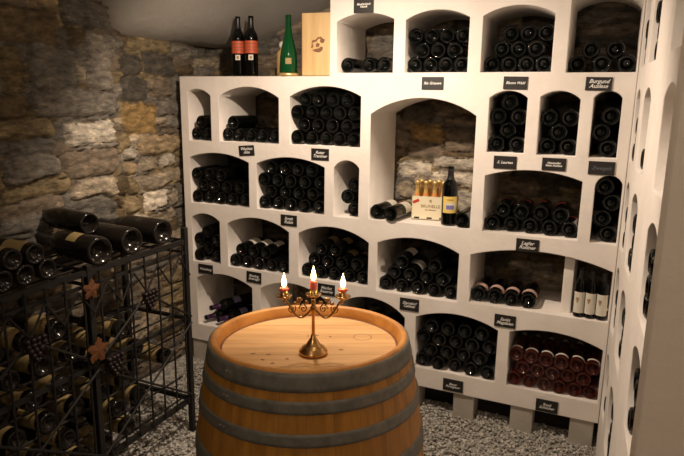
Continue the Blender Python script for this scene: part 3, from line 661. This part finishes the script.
for (x, y, a, l) in ((-.10, -.13, .5, .012), (-.055, -.155, -.3, .010), (-.02, -.165, .9, .010), (.0, -.125, .1, .008), (-.06, -.118, .4, .013), (-.01, .065, .3, .010), (.03, .07, -.3, .006), (.10, -.01, .2, .012), (-.03, .05, .2, .007)):
    bm = bmesh.new(); bx(bm, -l/2, l/2, -.003, .003, 0, .0004, Matrix.Translation((x, y, HT-.030)) @ Matrix.Rotation(a, 4, 'Z')); obj('burn_mark', bm, M_BRAND, bar)
for z0, z1 in ((HT-.046, HT-.004), (HT-.096, HT-.068), (HT-.171, HT-.142), (HT-.285, HT-.245), (.245, .285), (.142, .171), (.068, .096), (.004, .046)):
    bm = bmesh.new(); lathe(bm, [(BR(z0)-.002, z0-.0004)]+[(BR(z0+(z1-z0)*i/4)+.0035, z0+(z1-z0)*i/4) for i in range(5)]+[(BR(z1)-.002, z1+.0004)], 84)
    ang = -1.9 if z0 > .5 else 2
    h = obj('hoop', bm, M_HOOP, bar, True)
    bm = bmesh.new()
    for da in (0, .045):
        r = BR((z0+z1)/2)+.0045; c = (r*math.cos(ang+da), r*math.sin(ang+da), (z0+z1)/2); ball(bm, c, .0055, 1, (1, 1, 1))
    obj('rivets', bm, M_HOOP, h, True)

# ------------------------------------------------------------------ candelabra
cn = empty('candelabra', (-.727, -1.482, .9460), (0, 0, HEAD))
KZ = 1.17; cn.scale = (1, 1, KZ); tag(cn, 'three armed brass candelabra with scrolled arms standing on the barrel head', 'candelabra')
bm = bmesh.new(); lathe(bm, [(0, 0), (.036, 0), (.038, .003), (.037, .007), (.031, .010), (.030, .014), (.024, .017), (.019, .020), (.014, .028), (.008, .036), (.0055, .044), (0, .046)], 40); obj('base', bm, M_BRASS, cn, True)
bm = bmesh.new(); lathe(bm, [(0, .04), (.0055, .04), (.0045, .05), (.0042, .095), (.007, .100), (.0085, .105), (.007, .110), (.0045, .114), (.0055, .118), (.007, .121), (.0055, .124), (.005, .1285), (0, .129)], 20); obj('stem', bm, M_BRASS, cn, True)
pan = [(0, .000), (.004, .0), (.006, .004), (.017, .006), (.021, .010), (.020, .011), (.012, .009), (.0095, .012), (.0098, .022), (.0085, .022), (.0085, .013), (0, .013)]
for sx_, zc_ in ((-.0755, .124), (0, .128), (.0755, .124)):
    if sx_:
        sg = 1 if sx_ > 0 else -1; bm = bmesh.new(); pts = []
        for i in range(25):
            t = i/24; pts.append((sg*(.004+.0715*t), 0, .104-.022*math.sin(math.pi*min(t*1.15, 1))+.021*t**3))
        tube(bm, pts, .0028, 8)
        for cx, cz, rr, ph in ((.026, .104, .011, 0), (.056, .103, .011, 2.5), (.040, .121, .007, 1)):
            sp_ = [(sg*(cx+rr*(1-t/26)*math.cos(ph+t*.42)), 0, cz+rr*(1-t/26)*math.sin(ph+t*.42)) for t in range(24)]
            tube(bm, sp_, .0018, 6)
        for cx, cz in ((.018, .119), (.034, .126), (.048, .116)): ball(bm, (sg*cx, 0, cz), .0042, 2, (1.5, .8, 1))
        ball(bm, (sg*.0735, 0, .121), .005, 2)
        obj('arm', bm, M_BRASS, cn, True)
    bm = bmesh.new(); lathe(bm, pan, 32, c=(sx_, 0, zc_)); obj('drip_pan', bm, M_BRASS, cn, True)
    # each candle stands in its pan, a thing of its own
    H = .031 if sx_ == 0 else .017
    wpos = cn.location + Matrix.Rotation(HEAD, 3, 'Z') @ Vector((sx_, 0, (zc_+.0135)*KZ))
    nm = {-1: 'arm toward the iron rack', 0: 'taller central stem', 1: 'arm toward the rosé bottles'}[(sx_ > 0)-(sx_ < 0)]
    ca = empty('candle', wpos); tag(ca, 'short red burning candle on the candelabra, '+nm, 'candle', 'lit candles on the candelabra')
    bm = bmesh.new(); lathe(bm, [(0, 0), (.0082, 0), (.0082, .009), (.0105 if H < .02 else .0088, .0105), (.0125 if H < .02 else .0090, H*.7), (.0120 if H < .02 else .0086, H*.95), (.008, H), (.003, H-.002), (0, H-.003)], 24); obj('wax', bm, M_WAX, ca, True)
    bm = bmesh.new(); tube(bm, [(0, 0, H-.004), (0, 0, H+.004), (.001, 0, H+.007)], .0008, 6); obj('wick', bm, M_WICK, ca)
    bm = bmesh.new(); lathe(bm, [(0, 0), (.004, .002), (.0066, .009), (.0064, .015), (.0044, .024), (.0018, .033), (0, .040)], 16, c=(0, 0, H+.001)); obj('flame', bm, M_FLAME, ca, True)
    L = light('candle_light', 'POINT', wpos+Vector((0, 0, H+.014)), .35, (1, .55, .2), .008)

# ------------------------------------------------------------------ wrought iron wine rack
rk = empty('iron_wine_rack', (-1.80, 0, 0)); tag(rk, 'black wrought iron wine rack with barred lattice gate standing against the stone wall', 'wine rack')
def bars(name, segs, r, m=M_IRON, parent=rk, n=6):
    bm = bmesh.new()
    for a, b in segs: tube(bm, [a, b], r, n)
    return obj(name, bm, m, parent)
FY, CY, NY, XB = -.665, -1.225, -1.785, -.37
for x in (0, XB):
    for y in (FY, CY, NY):
        bm = bmesh.new(); bx(bm, x-.012, x+.012, y-.012, y+.012, .012, .985 if y != FY else 1.02, bev=.002)
        o = obj('post', bm, M_IRON, rk)
        bm = bmesh.new(); bx(bm, x-.02, x+.02, y-.02, y+.02, .006, .014); obj('foot', bm, M_IRON, o)
for z, hh in ((.955, .022), (.585, .016), (.175, .022), (.905, .010)):
    bm = bmesh.new()
    for x in (0, XB): bx(bm, x-.008, x+.008, NY-.01, FY+.01, z-hh/2, z+hh/2)
    for y in (NY, CY, FY): bx(bm, XB, 0, y-.007, y+.007, z-hh/2, z+hh/2)
    obj('rail', bm, M_IRON, rk)
bars('top_rods', [((x, NY, .957), (x, FY, .957)) for x in (-.06, -.12, -.18, -.24, -.30)], .005)
# gate: upright bars and diagonal braces
for s0, s1 in ((FY, CY), (CY, NY)):
    n = 7; ys_ = [s0+(s1-s0)*(i+.5)/n for i in range(n)]
    g1 = bars('gate_bars', [((.016, y, .175), (.016, y, .955)) for y in ys_], .0045)
    ym = (s0+s1)/2
    zz = []
    m4 = 8
    for i in range(m4):
        a_, b_ = s0+(s1-s0)*i/m4, s0+(s1-s0)*(i+1)/m4
        zz.append(((.022, a_, .90 if i % 2 else .80), (.022, b_, .80 if i % 2 else .90)))
    bars('zigzag_band', zz, .0042)
    bars('gate_braces', [((.022, s0, .57), (.022, s1, .20)), ((.022, s1, .57), (.022, s0, .20)), ((.022, s0, .60), (.022, ym, .79)), ((.022, s1, .60), (.022, ym, .79))], .0048)
    0 and bars('x', [((.022, s0, .93), (.022, ym, .76)), ((.022, s1, .93), (.022, ym, .76)), ((.022, s0, .60), (.022, ym, .76)), ((.022, s1, .60), (.022, ym, .76)),
                         ((.022, s0, .57), (.022, s1, .20)), ((.022, s1, .57), (.022, s0, .20)), ((.022, s0, .92), (.022, s1, .61))], .0055)
# bottle supports
LV = [.215, .325, .435, .545, .655, .765]
for z in LV[:-1]+[.765]:
    bars('bottle_support', [((x, NY, z-.0455), (x, FY, z-.0455)) for x in (-.05, -.30)], .005)
# leaf and grapes
def leaf(y, z, s, m):
    bm = bmesh.new(); pts = []
    for i in range(40):
        a = 2*math.pi*i/40; r = s*(.80+.20*math.cos(5*(a-math.pi/2))+.07*math.cos(15*a))
        pts.append((r*math.cos(a), r*math.sin(a)))
    c = bm.verts.new((0, 0, .006)); c2 = bm.verts.new((0, 0, .003))
    A = [bm.verts.new((p[0], p[1], .0)) for p in pts]; B_ = [bm.verts.new((p[0], p[1], -.003)) for p in pts]
    for i in range(40):
        j = (i+1) % 40; bm.faces.new((c, A[i], A[j])); bm.faces.new((c2, B_[j], B_[i])); bm.faces.new((A[i], B_[i], B_[j], A[j]))
    o = obj('vine_leaf', bm, m, rk); o.location = (.036, y, z); o.rotation_euler = (math.pi/2, .15, math.pi/2)
leaf(-1.235, .655, .052, M_RUST); leaf(-1.245, .90, .040, M_RUST)
def grapes(y, z):
    bm = bmesh.new(); rs = random.Random(int(z*100))
    for r, n in enumerate((4, 4, 3, 2, 1)):
        for i in range(n):
            for k in (0, 1): ball(bm, (.036+.008*k, y+(i-(n-1)/2)*.021+rs.uniform(-.002, .002), z-r*.018), .0115, 1)
    obj('grape_cluster', bm, M_GRAPE, rk, True)
grapes(-.945, .80); grapes(-1.50, .80); grapes(-1.16, .60)
# bottles in the rack, base toward the room
AX = Matrix.Rotation(math.pi/2, 4, 'Z')          # neck towards -X after NAXIS
lvn = ['lowest', 'second', 'third', 'fourth', 'fifth', 'top']
for li, z in enumerate(LV):
    ys_ = [(-.78-.128*i-(.05 if li % 2 else 0)) for i in range(8)]
    for i, y in enumerate(ys_):
        if (li, i) in ((5, 1), (5, 2), (4, 0), (3, 3), (2, 1), (1, 0), (0, 0), (5, 0), (3, 0), (0, 1), (4, 1)): continue
        if abs(y-CY) < .055 or y < NY+.05: continue
        put('old', 'dusty bottle, %s from far post, %s level inside iron rack' % (ORD[i] if i < 7 else 'last', lvn[li]), 'bottles inside the iron rack', (-1.80-.035, y, z-.0405+.0375+.0012), rz=math.pi/2, spin=-.95+random.uniform(-.3, .3))
# bottles lying on top of the rack
PROTO['mag'] = make_bottle(prof_magnum(), M_GLASS_OLD, (.30, .399, M_CAP_BLK)); PROTO['magl'] = make_bottle(prof_magnum(), M_GLASS_OLD, (.30, .399, M_CAP_BLK), (.09, .15, .9, M_LABEL_T))
TZ = .966
for kd, y, x, rz, nm in (('mag', -.80, -1.80, 1.50, 'closest to the far post'), ('mag', -.985, -1.80, 1.48, 'second from the far post'), ('magl', -1.165, -1.79, 1.42, 'with tan label, third from the far post')):
    put(kd, 'dusty magnum bottle lying on the iron rack, '+nm, 'magnum bottles on the iron rack', (x, y, TZ+.0575), rz=rz, spin=-.5)
put('mag', 'large dusty bottle lying farther back on the rack, behind the labelled magnum', None, (-1.955, -1.052, TZ+.0575+.070), rz=1.45, spin=0, k=.8)
USEDK = [('old', -1.375, .0387, 'lower, touching the labelled magnum'), ('old', -1.462, .0387, 'lower, between two others'), ('old', -1.545, .0387, 'lower, farthest from the post'), ('old', -1.4185, .0387+.0640, 'upper, nearer the magnums'), ('old', -1.5035, .0387+.0640, 'upper, farther from the magnums')]
for kd, y, dz_, nm in USEDK:
    put(kd, 'dusty regular bottle lying on the iron rack, '+nm, 'regular bottles on the iron rack', (-1.82, y, TZ+dz_), rz=math.pi/2, spin=-math.pi/2)

# ceiling lamp that lights the shelves
lp = empty('ceiling_spotlight', (-1.12, -.9, 0)); tag(lp, 'small black spotlight fixed to the vault in front of the shelves', 'lamp')
bm = bmesh.new(); lathe(bm, [(0, zc(-1.12, -.9)-.005), (.04, zc(-1.12, -.9)-.005), (.04, zc(-1.12, -.9)-.03), (.008, zc(-1.12, -.9)-.032), (.008, 2.16), (0, 2.16)], 20); obj('bracket', bm, M_IRON, lp, True)
bm = bmesh.new(); lathe(bm, [(.0, .045), (.025, .044), (.036, .02), (.042, .005), (.040, .005), (.033, .02), (.022, .040), (0, .041)], 24, c=(0, 0, 2.12)); obj('lamp_shade', bm, M_IRON, lp, True)

for k, o in list(PROTO.items()):                 # anything never placed is dropped
    if k not in USED:
        for c in list(o.children): bpy.data.objects.remove(c)
        bpy.data.objects.remove(o)
